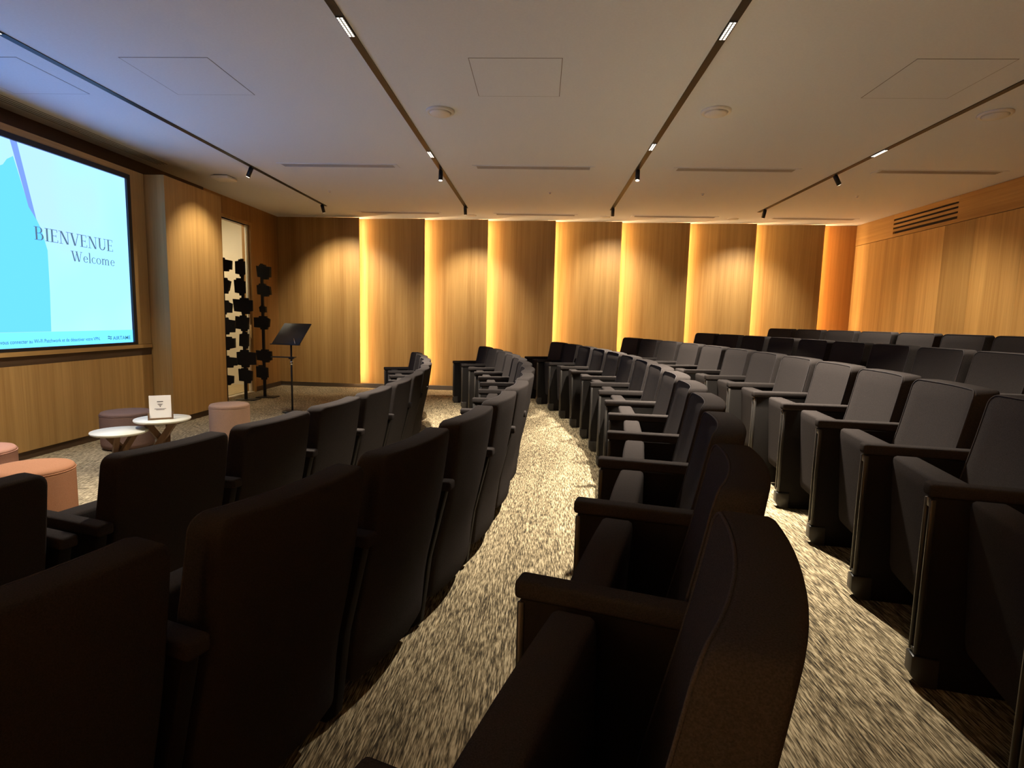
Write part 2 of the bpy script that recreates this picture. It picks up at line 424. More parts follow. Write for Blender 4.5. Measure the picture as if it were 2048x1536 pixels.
# near wall (behind the photographer)
wn = MB(); wn.box(XL - 0.15, XR + 0.2, YN - 0.2, YN - 0.03, 0, CEIL)
wall_near = struct(wn.build('wall_near', 'oak'), 'veneer wall of angled panels with added light strips, opposite the far one')
for k in range(9):
    x0, x1 = edges[k], edges[k + 1]
    ya, yb = YN - 0.02 + (0.06 if k == 0 else 0), YN + 0.10
    if k == 8: yb = YN + 0.04
    p = MB(); t = 0.018
    p.hexa([(x0, ya - t, 0.08), (x1, yb - t, 0.08), (x1, yb, 0.08), (x0, ya, 0.08), (x0, ya - t, CEIL - 0.006), (x1, yb - t, CEIL - 0.006), (x1, yb, CEIL - 0.006), (x0, ya, CEIL - 0.006)])
    attach(p.build('panel', 'oak'), wall_near)
    if k < 8:
        s = MB(); s.box(x1 - 0.072, x1 - 0.060, YN + 0.005, YN + 0.027, 0.10, CEIL - 0.03)
        attach(s.build('led_strip', 'led'), wall_near)  # unseen strips, added so this wall helps brighten the ceiling

# ================================================================== CEILING FITTINGS
TX = [-3.575, -1.252, 1.083, 3.40]
tn_ = ['nearest the screen', 'second from the screen', 'third from the screen', 'over the rear rows']
tracks = []
for k, x in enumerate(TX):
    t = MB(); t.box(x - 0.026, x + 0.026, YN + 0.5, 9.34, CEIL - 0.006, CEIL - 0.0005)
    o = t.build('lighting_track', 'black'); tag(o, 'long black ceiling lighting track, ' + tn_[k], 'track', 'ceiling lighting tracks')
def spot_head(x, y, target, energy, label, size=58, lit=True, blend=0.9, col=WARM):
    e = empty('track_spotlight', (x, y, CEIL - 0.006)); tag(e, label, 'spotlight', 'track spotlights')
    a = Vector((x, y, CEIL - 0.035)); d = (Vector(target) - a).normalized()
    hd = Vector((d.x * 0.35, d.y * 0.35, d.z - 0.4)).normalized() if not lit else d
    m = MB(); m.tube([(x, y, CEIL - 0.006), a], 0.012); m.build('stem', 'black', e)
    c0 = a - hd * 0.02; c1 = a + hd * 0.10
    m = MB(); m.tube([c0, c1], 0.026, 16); m.build('barrel', 'black', e)
    m = MB(); m.tube([c1 + hd * 0.0005, c1 + hd * 0.003], 0.021, 16); m.build('lens', 'lens', e)
    light('SPOT', 'spot_beam', c1 + hd * 0.012, target, energy, col, e, spot_size=math.radians(size), spot_blend=blend, shadow_soft_size=0.025)
    return e
spot_head(TX[0], 6.94, (-4.32, 7.05, 1.6), 105, 'black track spotlight aimed at the oak pillar', 84)
spot_head(TX[0], 9.20, (-3.55, 10.40, 1.45), WALL_SPOT_W, 'black track spotlight washing the wall behind the music stand', 88)
spot_head(TX[1], 6.98, (-1.25, 6.6, 0), AISLE_W * 0.5, 'black spotlight on the track second from the screen, beside a slot vent', 60)
spot_head(TX[1], 9.20, (-1.30, 10.40, 1.3), WALL_SPOT_W, 'black spotlight at the panel end of the track second from the screen', 80)
spot_head(TX[2], 6.88, (1.0, 6.2, 0.2), AISLE_W * 0.6, 'black spotlight on the track third from the screen, beside a slot vent', 60)
spot_head(TX[2], 9.15, (1.22, 10.40, 1.45), WALL_SPOT_W * 0.75, 'glowing spotlight at the panel end of the track third from the screen', 92)
spot_head(TX[3], 7.00, (4.95, 7.7, 1.1), AISLE_W * 0.75, 'black spotlight in the middle of the track over the rear rows', 84)
spot_head(TX[3], 9.10, (3.50, 10.40, 1.35), WALL_SPOT_W * 0.95, 'black spotlight at the panel end of the track over the rear rows', 84)
spot_head(TX[3], 2.0, (4.9, 3.0, 0.8), 170, 'black track spotlight aimed at the wall behind the last row', 70)

for k, (tx_, w_) in enumerate(((0, 1), (1, 1), (2, 1), (3, 1))):
    spot_head(TX[tx_], -0.25, (TX[tx_], -1.4, 1.4), WALL_SPOT_W * 0.2, 'added unseen spotlight washing the wall behind the photographer, ' + tn_[k], 60)  # out-of-view wash lamps, added for their bounce onto the ceiling

def louvre(x, y0, y1, energy, label, spread=80):
    e = empty('linear_downlight', (x, (y0 + y1) / 2, CEIL - 0.01)); tag(e, label, 'downlight', 'louvred linear downlights')
    h = MB(); h.box(x - 0.024, x + 0.024, y0, y1, CEIL - 0.010, CEIL - 0.0065); h.build('housing', 'black', e)
    cl = MB(); n = int((y1 - y0) / 0.0235)
    for i in range(2):
        for j in range(n):
            xa = x - 0.021 + i * 0.0215; ya = y0 + 0.004 + j * (y1 - y0 - 0.006) / n
            cl.box(xa + 0.0025, xa + 0.0155, ya + 0.0025, ya + 0.0155, CEIL - 0.0125, CEIL - 0.0102)
    o = cl.build('light_cells', 'cell', e); o['kind'] = 'stuff'
    light('AREA', 'downlight_beam', (x, (y0 + y1) / 2, CEIL - 0.016), (x, (y0 + y1) / 2, 0), energy, WARM2, e,
          shape='RECTANGLE', size=0.04, size_y=(y1 - y0), spread=math.radians(spread))
louvre(TX[1], 3.53, 3.77, AISLE_W * 0.19, 'short lit louvre in the second track from the screen, nearest the camera', 98)
louvre(TX[1], 6.24, 6.46, AISLE_W * 0.20, 'short lit louvre in the second track from the screen, near its far spotlights')
louvre(TX[0], 3.50, 3.74, AISLE_W * 0.165, 'short lit louvre in the track nearest the screen, above the felt poufs', 120)
louvre(TX[3], 3.55, 3.79, AISLE_W * 0.07, 'short lit louvre in the track over the rear rows, nearest the camera')
louvre(TX[2], 3.59, 3.81, AISLE_W * 0.36, 'short lit louvre in the third track from the screen, nearest the camera', 92)
louvre(TX[2], 5.90, 6.12, AISLE_W * 0.26, 'short lit louvre in the third track from the screen, near its spotlights')
louvre(TX[3], 6.03, 6.27, AISLE_W * 0.12, 'short lit louvre in the track over the rear rows, near its spotlights')

def slot_vent(x0, x1, y0, y1, label, group):
    e = empty('slot_diffuser', ((x0 + x1) / 2, (y0 + y1) / 2, CEIL - 0.006)); tag(e, label, 'vent', group)
    fr = 0.022
    f = MB()
    f.box(x0, x1, y0, y0 + fr, CEIL - 0.006, CEIL); f.box(x0, x1, y1 - fr, y1, CEIL - 0.006, CEIL)
    f.box(x0, x0 + 0.05, y0 + fr, y1 - fr, CEIL - 0.006, CEIL); f.box(x1 - 0.05, x1, y0 + fr, y1 - fr, CEIL - 0.006, CEIL)
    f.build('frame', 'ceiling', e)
    p = MB(); p.box(x0 + 0.05, x1 - 0.05, y0 + fr, y1 - fr, CEIL - 0.0015, CEIL - 0.0005); p.build('slot', 'slot', e)
    n = 4
    for k in range(n):
        y = y0 + fr + (y1 - y0 - 2 * fr) * (k + 0.5) / n
        p = MB(); p.box(x0 + 0.05, x1 - 0.05, y - 0.006, y + 0.006, CEIL - 0.006, CEIL - 0.0016); p.build('blade', 'fin', e)
for k, (x0, x1) in enumerate(((-3.19, -1.74), (-0.85, 0.575), (1.48, 2.91), (3.76, 5.18))):
    w_ = ['first from the screen', 'second from the screen', 'third from the screen', 'nearest the rear wall'][k]
    slot_vent(x0, x1, 6.78, 6.95, 'long slot vent in mid ceiling, ' + w_, 'mid ceiling slot vents')
    slot_vent(x0, x1, 9.76, 9.92, 'long slot vent close to the lit panels, ' + w_, 'slot vents along the panels')
# slot vent over the screen edge
e = empty('slot_diffuser', (-4.62, 5.6, CEIL - 0.004)); tag(e, 'narrow slot vent with fine blades along the ceiling above the screen', 'vent')
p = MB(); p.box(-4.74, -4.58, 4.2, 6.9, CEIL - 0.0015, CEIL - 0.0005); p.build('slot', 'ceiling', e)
for k in range(4):
    x = -4.72 + k * 0.04; p = MB(); p.box(x, x + 0.007, 4.2, 6.9, CEIL - 0.004, CEIL - 0.0016); p.build('blade', 'black', e)

for k, x in enumerate((-4.12, -2.715, -0.225, 2.765)):
    x0, x1, y0, y1 = x - 0.325, x + 0.325, 4.075, 4.74
    e = empty('access_hatch', (x, 4.41, CEIL - 0.002)); tag(e, 'square flush ceiling hatch, ' + ['closest to the screen', 'between the first two tracks', 'between the middle tracks', 'in front of the rear track'][k], 'hatch', 'ceiling access hatches')
    s = MB(); t = 0.005
    s.box(x0, x1, y0, y0 + t, CEIL - 0.0012, CEIL); s.box(x0, x1, y1 - t, y1, CEIL - 0.0012, CEIL)
    s.box(x0, x0 + t, y0 + t, y1 - t, CEIL - 0.0012, CEIL); s.box(x1 - t, x1, y0 + t, y1 - t, CEIL - 0.0012, CEIL)
    s.build('joint', 'seam', e)
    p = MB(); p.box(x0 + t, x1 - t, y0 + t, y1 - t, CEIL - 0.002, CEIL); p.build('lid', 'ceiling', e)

for k, (x, y) in enumerate(((-0.918, 5.07), (1.42, 5.03), (3.69, 5.05))):
    e = empty('ceiling_speaker', (x, y, CEIL - 0.02)); tag(e, 'round white ceiling speaker, ' + ['right of the second track', 'right of the third track', 'right of the rear track'][k], 'speaker', 'round ceiling speakers')
    m = MB(); m.lathe([(0.122, 0), (0.122, -0.012), (0.112, -0.022), (0.098, -0.018)], (x, y, CEIL), 40); m.build('rim', 'white', e)
    m = MB(); m.lathe([(0.096, -0.0175), (0.08, -0.032), (0.04, -0.042), (0.005, -0.0445)], (x, y, CEIL), 40); m.build('grille', 'white', e)
# three more discs close to the panels
for k, (x, y) in enumerate(((-1.25, 10.0), (1.05, 9.98), (3.2, 9.95))):
    m = MB(); m.lathe([(0.09, 0), (0.09, -0.006), (0.07, -0.012), (0.005, -0.014)], (x, y, CEIL), 32)
    tag(m.build('smoke_detector', 'white'), 'flat white disc on the ceiling at the panels, ' + ['towards the screen', 'above the lit middle', 'towards the rear wall'][k], 'detector', 'ceiling discs along the panels')
e = empty('wireless_access_point', (-4.21, 7.45, CEIL - 0.04)); tag(e, 'white rounded square access point on the ceiling by the pillar', 'access point')
m = MB(); m.box(-4.33, -4.09, 7.34, 7.58, CEIL - 0.050, CEIL - 0.010); m.build('cover', 'white', e, 0.016, 3)
m = MB(); m.box(-4.30, -4.12, 7.37, 7.55, CEIL - 0.010, CEIL); m.build('mount', 'slot', e)
for k, (x, y) in enumerate(((-3.09, 8.24), (0.08, 8.15), (2.18, 8.12), (4.25, 8.12))):
    m = MB(); m.lathe([(0.022, 0), (0.022, -0.004), (0.010, -0.008), (0.010, -0.022), (0.016, -0.024), (0.003, -0.026)], (x, y, CEIL), 16)
    tag(m.build('sprinkler_head', 'white'), 'tiny ceiling sprinkler, ' + ['first from the screen', 'second from the screen', 'third from the screen', 'nearest the rear wall'][k], 'sprinkler', 'ceiling sprinklers')

# ================================================================== SCREEN
scr = empty('wall_screen_display', (XS, (SY0 + SY1) / 2, SZ0)); tag(scr, 'large wall screen showing a blue welcome slide', 'screen')
fx = XS - 0.025
for (y0, y1, z0, z1) in ((SY0 - 0.05, SY1 + 0.05, SZ1, SZ1 + 0.05), (SY0 - 0.05, SY1 + 0.05, SZ0 - 0.03, SZ0), (SY0 - 0.05, SY0, SZ0, SZ1), (SY1, SY1 + 0.05, SZ0, SZ1)):
    m = MB(); m.box(fx, XS + 0.012, y0, y1, z0, z1); m.build('bezel', 'black', scr)
px_ = XS - 0.012
m = MB(); m.box(fx, px_, SY0, SY1, SZ0, SZ1); disp = m.build('picture', 'scr_bg', scr)
def flat(name, mat, pts, lift, parent=disp):
    m = MB(); m.prism(pts, px_ + lift - 0.0004, px_ + lift, 0); return m.build(name, mat, parent)
flat('blue_shape', 'scr_blue', [(SY0, 1.135), (5.060, 1.135), (5.075, 1.50), (5.080, 1.88), (5.03, 2.06), (4.972, 2.17), (4.91, 2.27), (4.80, 2.64), (4.74, 2.60), (4.70, 2.545), (4.62, 2.50), (4.45, 2.46), (4.2, 2.52), (SY0, 2.42)], 0.001)
flat('slate_sliver', 'scr_wedge', [(4.78, SZ1), (4.845, SZ1), (4.985, 2.14), (4.915, 2.24)], 0.0016)
flat('caption_band', 'scr_band', [(SY0, SZ0), (SY1, SZ0), (SY1, 1.133), (SY0, 1.133)], 0.0016)

# serif lettering built stroke by stroke (unit cap height)
def R_(a, b, c, d): return [(a, b), (c, b), (c, d), (a, d)]
def ring(cx, cy, rx, ry, tx, ty, a0, a1, n=16):
    out = []
    for k in range(n):
        q = []
        for a, o in ((a0 + (a1 - a0) * k / n, 0), (a0 + (a1 - a0) * (k + 1) / n, 0), (a0 + (a1 - a0) * (k + 1) / n, 1), (a0 + (a1 - a0) * k / n, 1)):
            a = math.radians(a); q.append((cx + (rx - o * tx) * math.cos(a), cy + (ry - o * ty) * math.sin(a)))
        out.append(q)
    return out
T, t_ = 0.125, 0.045
def ser(x, y, wd=0.30): return R_(x - wd / 2, y, x + wd / 2, y + 0.038)
def diag(xa, ya, xb, yb, wd): return [(xa - wd / 2, ya), (xa + wd / 2, ya), (xb + wd / 2, yb), (xb - wd / 2, yb)]
GL = {
 'B': (0.70, [R_(.10, 0, .10 + T, 1), ser(.16, 0), ser(.16, .962), R_(.2, .505, .36, .545)] + [R_(.2, .962, .36, 1), R_(.2, 0, .38, .04)] + ring(.36, .77, .22, .23, .11, .04, -90, 90) + ring(.38, .272, .26, .272, .12, .04, -90, 90)),
 'I': (0.40, [R_(.14, 0, .14 + T, 1), ser(.2, 0), ser(.2, .962)]),
 'E': (0.66, [R_(.10, 0, .10 + T, 1), R_(0, 0, .58, .04), R_(0, .96, .55, 1), R_(.2, .49, .46, .53), R_(.54, 0, .58, .2), R_(.51, .8, .55, 1), R_(.43, .42, .465, .6)]),
 'N': (0.84, [R_(.12, 0, .12 + t_, 1), R_(.66, 0, .66 + t_, 1), diag(.18, 1, .64, 0, .15), ser(.14, 0, .26), ser(.12, .962, .26), ser(.68, .962, .26)]),
 'V': (0.78, [diag(.13, 1, .38, 0, .14), diag(.66, 1, .40, 0, .05), ser(.13, .962), ser(.66, .962, .26)]),
 'U': (0.80, [R_(.12, .3, .12 + T, 1), R_(.62, .3, .62 + t_, 1), ser(.18, .962), ser(.64, .962, .26)] + ring(.3925, .3, .2725, .31, .11, .06, 180, 360)),
 'W': (1.08, [diag(.12, 1, .32, 0, .12), diag(.54, 1, .35, 0, .045), diag(.50, 1, .70, 0, .12), diag(.94, 1, .73, 0, .045), ser(.12, .962), ser(.5, .962, .24), ser(.94, .962, .24)]),
 'e': (0.50, ring(.25, .31, .22, .32, .085, .045, 0, 325) + [R_(.06, .33, .45, .37)]),
 'l': (0.28, [R_(.09, 0, .09 + .095, 1.03), ser(.14, 0, .24), R_(.03, .99, .1, 1.03)]),
 'c': (0.46, ring(.25, .31, .22, .32, .085, .045, 45, 320)),
 'o': (0.54, ring(.26, .31, .235, .32, .085, .045, 0, 360, 24)),
 'm': (0.90, [R_(.08, 0, .175, .62), R_(.37, 0, .465, .42), R_(.66, 0, .755, .42), ser(.13, 0, .22), ser(.42, 0, .2), ser(.71, 0, .22), R_(.02, .58, .1, .62)] + ring(.29, .40, .175, .23, .095, .06, 0, 150) + ring(.58, .40, .175, .23, .095, .06, 0, 150)),
}
def serif_text(txt, y0, y1, zbase, cap, lift):
    tot = sum(GL[ch][0] for ch in txt); sx = (y1 - y0) / tot; x = 0
    for ch in txt:
        m = MB()
        for k_, q in enumerate(GL[ch][1]):
            m.poly([(px_ + lift + 0.00004 * k_, y0 + (x + a) * sx, zbase + b * cap) for a, b in q])
        o = m.build('letter', 'scr_ink', disp); x += GL[ch][0]
serif_text('BIENVENUE', 4.950, 5.900, 1.962, 0.118, 0.0016)
serif_text('Welcome', 5.340, 5.905, 1.812, 0.098, 0.0016)
def sans(txt, name, y0, y1, zbase, h, mat, lift, parent=disp):
    cu = bpy.data.curves.new('lettering', 'FONT'); cu.body = txt; cu.size = 1; cu.offset = 0.008
    tmp = bpy.data.objects.new('lettering', cu); COL.objects.link(tmp)
    bpy.context.view_layer.update()
    me = bpy.data.meshes.new_from_object(tmp.evaluated_get(bpy.context.evaluated_depsgraph_get()))
    bpy.data.objects.remove(tmp)
    xs = [v.co.x for v in me.vertices]; mn, mx = min(xs), max(xs)
    for v in me.vertices:
        v.co = (px_ + lift, y0 + (v.co.x - mn) / (mx - mn) * (y1 - y0), zbase + v.co.y * h)
    me.materials.clear(); me.materials.append(M[mat])
    o = bpy.data.objects.new(name, me); COL.objects.link(o)
    attach(o, parent); return o
sans('vous connecter au Wi-Fi Patchwork et de d\u00e9sactiver votre VPN.', 'caption_lettering', 4.548, 5.640, 1.034, 0.048, 'scr_ink2', 0.0026)
sans('AIRTAME', 'brand_lettering', 5.815, 6.075, 1.030, 0.055, 'scr_ink2', 0.0026)
for k in range(2):
    m = MB(); pts = []
    for j in range(13):
        a = j / 12; pts.append((5.745 + a * 0.055, 1.040 + k * 0.020 + 0.004 * math.sin(a * 2 * math.pi)))
    for j in range(12):
        (a, b_), (c_, d_) = pts[j], pts[j + 1]
        m.poly([(px_ + 0.0026, a, b_), (px_ + 0.0026, c_, d_), (px_ + 0.0026, c_, d_ + 0.010), (px_ + 0.0026, a, b_ + 0.010)])
    m.build('wave_mark', 'scr_ink2', disp)

# ================================================================== AUDITORIUM CHAIRS
# local frame: +X away from the stage, +Y along the row, Z up; X = 0 at the armrest front
def rounded_outline(hw, z0, z1, r0, r1, n=6):
    """ccw outline in (y, z): r0 bottom corner radius, r1 top corner radius, extra points on the straights"""
    pts = []
    def arc(cy, cz, r, a0):
        for k in range(n + 1):
            a = math.radians(a0 + 90 * k / n); pts.append((cy + r * math.cos(a), cz + r * math.sin(a)))
    def line(a, b, m):
        for k in range(1, m): pts.append((a[0] + (b[0] - a[0]) * k / m, a[1] + (b[1] - a[1]) * k / m))
    arc(hw - r0, z0 + r0, r0, -90); line((hw, z0 + r0), (hw, z1 - r1), 10)
    arc(hw - r1, z1 - r1, r1, 0); line((hw - r1, z1), (-hw + r1, z1), 10)
    arc(-hw + r1, z1 - r1, r1, 90); line((-hw, z1 - r1), (-hw, z0 + r0), 10)
    arc(-hw + r0, z0 + r0, r0, 180); line((-hw + r0, z0), (hw - r0, z0), 10)
    return pts
def cushion(hw, z0, z1, r0, r1, front, rear, edge=0.016):
    """soft slab between two x = f(y, z) surfaces with rounded rim"""
    out = rounded_outline(hw, z0, z1, r0, r1); n = len(out); cz = (z0 + z1) / 2
    def sc(k, ins=0):
        res = []
        for (y, z) in out:
            yy, zz = y * k, cz + (z - cz) * k
            if ins:
                yy = max(-hw + ins, min(hw - ins, yy)) if False else yy * (1 - ins / hw)
                zz = cz + (zz - cz) * (1 - ins / ((z1 - z0) / 2))
            res.append((yy, zz))
        return res
    rings = []
    for k in (0.02, 0.3, 0.55, 0.8): rings.append([(front(y, z), y, z) for y, z in sc(k, edge)])
    rings.append([(front(y, z), y, z) for y, z in sc(1, edge)])
    rings.append([(front(y, z) + edge * 0.3, y, z) for y, z in sc(1, edge * 0.3)])
    rings.append([(front(y, z) + edge, y, z) for y, z in sc(1)])
    rings.append([((front(y, z) + rear(y, z)) / 2, y, z) for y, z in sc(1)])
    rings.append([(rear(y, z) - edge, y, z) for y, z in sc(1)])
    rings.append([(rear(y, z) - edge * 0.3, y, z) for y, z in sc(1, edge * 0.3)])
    rings.append([(rear(y, z), y, z) for y, z in sc(1, edge)])
    for k in (0.8, 0.55, 0.3, 0.02): rings.append([(rear(y, z), y, z) for y, z in sc(k, edge)])
    vs = [p for r in rings for p in r]; fs = []
    for j in range(len(rings) - 1):
        for k in range(n):
            k2 = (k + 1) % n; fs.append((j * n + k, j * n + k2, (j + 1) * n + k2, (j + 1) * n + k))
    fs.append(tuple(range(n))); fs.append(tuple(reversed([(len(rings) - 1) * n + k for k in range(n)])))
    m = MB(); m.faces(vs, fs, True); return m, [(front(y, z) + edge * 0.12, y, z) for y, z in sc(1, edge * 0.45)]
BH = 0.850
def lean(z):                               # reclined upper back, upright lower back
    pts = [(0.0, 0.270), (0.30, 0.298), (0.45, 0.332), (0.62, 0.372), (0.78, 0.403), (0.90, 0.424)]
    for (a, xa), (b, xb) in zip(pts, pts[1:]):
        if z <= b: return xa + (xb - xa) * (z - a) / (b - a)
    return pts[-1][1]
def back_front(y, z): return lean(z) - 0.034 * (y / 0.25) ** 2
def back_rear(y, z): return lean(z) + 0.085 + 0.018 * max(0, min(1, (BH - z) / 0.35)) - 0.030 * (y / 0.25) ** 2
bk, rim = cushion(0.244, 0.10, BH, 0.02, 0.036, back_front, back_rear, 0.010)
mesh_back = bk.mesh('backrest', 'seat')
pm = MB(); pm.tube(rim, 0.0032, 6, True); mesh_pipe = pm.mesh('piping', 'seat_pipe')
def pad_front(y, z): return 0.092 + 0.028 * max(0, (0.58 - z) / 0.44) - 0.004 * (1 - (y / 0.235) ** 2)
def pad_rear(y, z): return 0.182 + 0.012 * max(0, (0.58 - z) / 0.44)
sp, _ = cushion(0.243, 0.145, 0.598, 0.03, 0.02, pad_front, pad_rear, 0.013)
mesh_pad = sp.mesh('seat_pad', 'seat')
m = MB(); m.box(0.0, 0.462, -0.0275, 0.0275, 0.588, 0.628); mesh_arm = m.mesh('armrest', 'seat', 0.010, 3)
m = MB(); m.prism([(0.018, 0.03), (0.048, 0.0), (0.30, 0.0), (0.335, 0.03), (0.37, 0.30), (0.440, 0.588), (0.012, 0.588)], -0.019, 0.019, 1); mesh_side = m.mesh('side_panel', 'seat_panel', 0.004, 2)
m = MB(); m.box(0.006, 0.022, -0.022, -0.013, 0.10, 0.580); m.box(0.006, 0.022, 0.013, 0.022, 0.10, 0.580); m.box(0.008, 0.020, -0.013, 0.013, 0.10, 0.115); m.box(0.008, 0.020, -0.013, 0.013, 0.555, 0.580)
mesh_trim = m.mesh('edge_trim', 'seat_trim', 0.002, 1)
m = MB(); m.prism([(0.002, 0.035), (0.030, 0.0), (0.075, 0.0), (0.075, 0.095), (0.002, 0.095)], -0.026, 0.026, 1); mesh_foot = m.mesh('foot', 'seat_trim', 0.004, 2)
def part(name, me, parent, loc=(0, 0, 0), rz=0):
    o = bpy.data.objects.new(name, me); COL.objects.link(o); o.parent = parent
    o.location = loc; o.rotation_euler = (0, 0, rz); return o
ORD = ['first', 'second', 'third', 'fourth', 'fifth', 'sixth', 'seventh', 'eighth', 'ninth', 'tenth', 'eleventh', 'twelfth', 'thirteenth', 'fourteenth']
ROWN = {1: 'front row', 2: 'second row from the screen', 3: 'third row from the screen', 4: 'fourth row from the screen', 5: 'fifth row from the screen', 6: 'last row'}
# seat centres along each arc (metres from the middle of the row), counted from the lit panel wall;
# the front row has a narrow break before its last two seats
ROWS = {i: [(6.5 - k) * PITCH for k in range(14)] for i in range(2, 7)}
ROWS[1] = [3.575 - PITCH * (k + 0.5) for k in range(11)] + [-2.585 - 0.11 - PITCH * (k + 0.5) for k in range(2)]
for i in range(1, 7):
    R = row_R(i); dth = PITCH / R
    for k, arc in enumerate(ROWS[i]):      # k = 0 at the lit panel wall
        th = arc / R
        ch = bpy.data.objects.new('auditorium_chair', None); COL.objects.link(ch); ch.empty_display_size = 0.1
        ch.location = (CX + R * math.cos(th), CY + R * math.sin(th), row_z(i)); ch.rotation_euler = (0, 0, th)
        tag(ch, 'charcoal folding auditorium chair, %s from the lit panels in the %s' % (ORD[k], ROWN[i]), 'chair', 'auditorium chairs in the ' + ROWN[i])
        bo = part('backrest', mesh_back, ch); part('piping', mesh_pipe, bo)
        part('seat_pad', mesh_pad, ch)
        for sgn in ((-1, 1) if k == 0 or (i == 1 and k == 11) else (-1,)):
            ax = 0.0; ay = sgn * PITCH / 2; rz = sgn * dth / 2
            part('armrest', mesh_arm, ch, (ax, ay, 0), rz)
            sd = part('side_panel', mesh_side, ch, (ax, ay, 0), rz)
            part('edge_trim', mesh_trim, sd); part('foot', mesh_foot, sd)

# ================================================================== STAGE FURNITURE
def pouf(x, y, r, h, mat, label):
    e = empty('pouf', (x, y, 0)); tag(e, label, 'pouf', 'round felt poufs')
    m = MB(); m.lathe([(r * 0.90, 0.012), (r * 0.985, 0.03), (r, 0.06), (r, h - 0.045), (r * 0.995, h - 0.03)], (x, y, 0), 48); m.build('side', mat, e)
    m = MB(); m.lathe([(r * 0.995, h - 0.029), (r * 0.985, h - 0.016), (r * 0.94, h - 0.004), (r * 0.7, h), (0.01, h + 0.004)], (x, y, 0), 48); m.build('top', mat, e)
    m = MB(); pts = [(x + r * 0.998 * math.cos(a), y + r * 0.998 * math.sin(a), h - 0.0295) for a in [2 * math.pi * k / 48 for k in range(48)]]
    m.tube(pts, 0.004, 6, True); m.build('seam', mat, e)
    m = MB(); m.lathe([(r * 0.86, 0), (r * 0.86, 0.0118)], (x, y, 0), 32); m.build('base', 'black', e)
pouf(-4.05, 5.29, 0.225, 0.365, 'mauve', 'mauve brown felt pouf behind the two low tables')
pouf(-3.16, 5.56, 0.19, 0.425, 'taupe', 'taupe felt pouf standing right of the two low tables')
pouf(-3.175, 3.30, 0.228, 0.365, 'terracotta', 'terracotta felt pouf just behind the front row')
pouf(-3.93, 3.66, 0.235, 0.365, 'rose', 'dusty rose felt pouf near the screen wall at the left edge')
def low_table(x, y, r, h, label, a0):
    e = empty('low_table', (x, y, 0)); tag(e, label, 'table', 'low round tables')
    m = MB(); m.lathe([(r * 0.93, h - 0.022), (r * 0.985, h - 0.016), (r, h - 0.008), (r * 0.99, h), (0.01, h)], (x, y, 0), 56); m.build('tabletop', 'pale_top', e)
    for k in range(3):                     # splayed crossing plank legs
        a = a0 + 2 * math.pi * k / 3
        u = Vector((math.cos(a), math.sin(a), 0)); s_ = Vector((-u.y, u.x, 0))
        top = Vector((x, y, h - 0.022)) - u * 0.12 + s_ * 0.035; bot = Vector((x, y, 0)) + u * 0.17 + s_ * 0.035
        w_ = s_ * 0.017; d_ = u * 0.030
        m = MB(); m.hexa([bot - d_ - w_, bot + d_ - w_, bot + d_ + w_, bot - d_ + w_, top - d_ - w_, top + d_ - w_, top + d_ + w_, top - d_ + w_])
        m.build('leg', 'table_leg', e)
low_table(-3.44, 4.40, 0.205, 0.362, 'lower of the two pale round tables', 0.3)
low_table(-3.22, 4.62, 0.215, 0.435, 'higher pale round table with a menu card on it', 1.1)
# menu card in a wooden holder
mx, my, mz = -3.19, 4.555, 0.436
sg = empty('menu_stand', (mx, my, mz), math.radians(32)); tag(sg, 'white menu card in a dark wooden holder on the higher table', 'menu stand')
BASIS = sg.matrix_basis.copy()
def mpart(name, mat, x0, x1, y0, y1, z0, z1, parent=sg):
    m = MB(); m.box(x0, x1, y0, y1, z0, z1); me = m.mesh(name, mat); o = bpy.data.objects.new(name, me); COL.objects.link(o); o.parent = parent; return o
mpart('holder_base', 'sign_wood', -0.092, 0.092, -0.012, 0.022, 0.0, 0.014)
mpart('holder_post', 'sign_wood', -0.092, -0.080, -0.012, 0.016, 0.014, 0.062)
mpart('holder_post', 'sign_wood', 0.080, 0.092, -0.012, 0.016, 0.014, 0.062)
card = mpart('card', 'paper', -0.0795, 0.0795, -0.003, 0.003, 0.0142, 0.205)
for (a, b, z, hh) in ((-0.022, 0.022, 0.150, 0.007), (-0.018, 0.018, 0.129, 0.005), (-0.011, 0.011, 0.121, 0.004), (-0.004, 0.004, 0.108, 0.009), (-0.042, 0.042, 0.090, 0.004), (-0.030, 0.030, 0.082, 0.004)):
    mpart('printed_line', 'ink', a, b, -0.0036, -0.0031, z, z + hh, card)

# music stand
bx, by = -3.40, 7.56
ms = empty('music_stand', (bx, by, 0)); tag(ms, 'black music stand in front of the veneer wall', 'music stand')
m = MB(); m.lathe([(0.135, 0), (0.135, 0.012), (0.12, 0.02), (0.03, 0.026)], (bx, by, 0), 32); m.build('base', 'black', ms)
m = MB(); m.tube([(bx, by, 0.02), (bx, by, 0.96)], 0.013, 12); m.build('pole', 'black', ms)
m = MB(); m.lathe([(0.019, 0.655), (0.021, 0.665), (0.021, 0.70), (0.019, 0.71)], (bx, by, 0), 16); m.build('clamp', 'chrome', ms)
m = MB(); m.box(bx - 0.27, bx + 0.06, by - 0.05, by + 0.03, 0.755, 0.768); m.build('tray', 'black', ms, 0.003)
m = MB(); m.box(bx - 0.03, bx + 0.03, by - 0.03, by + 0.03, 0.735, 0.754); m.build('bracket', 'black', ms, 0.004)
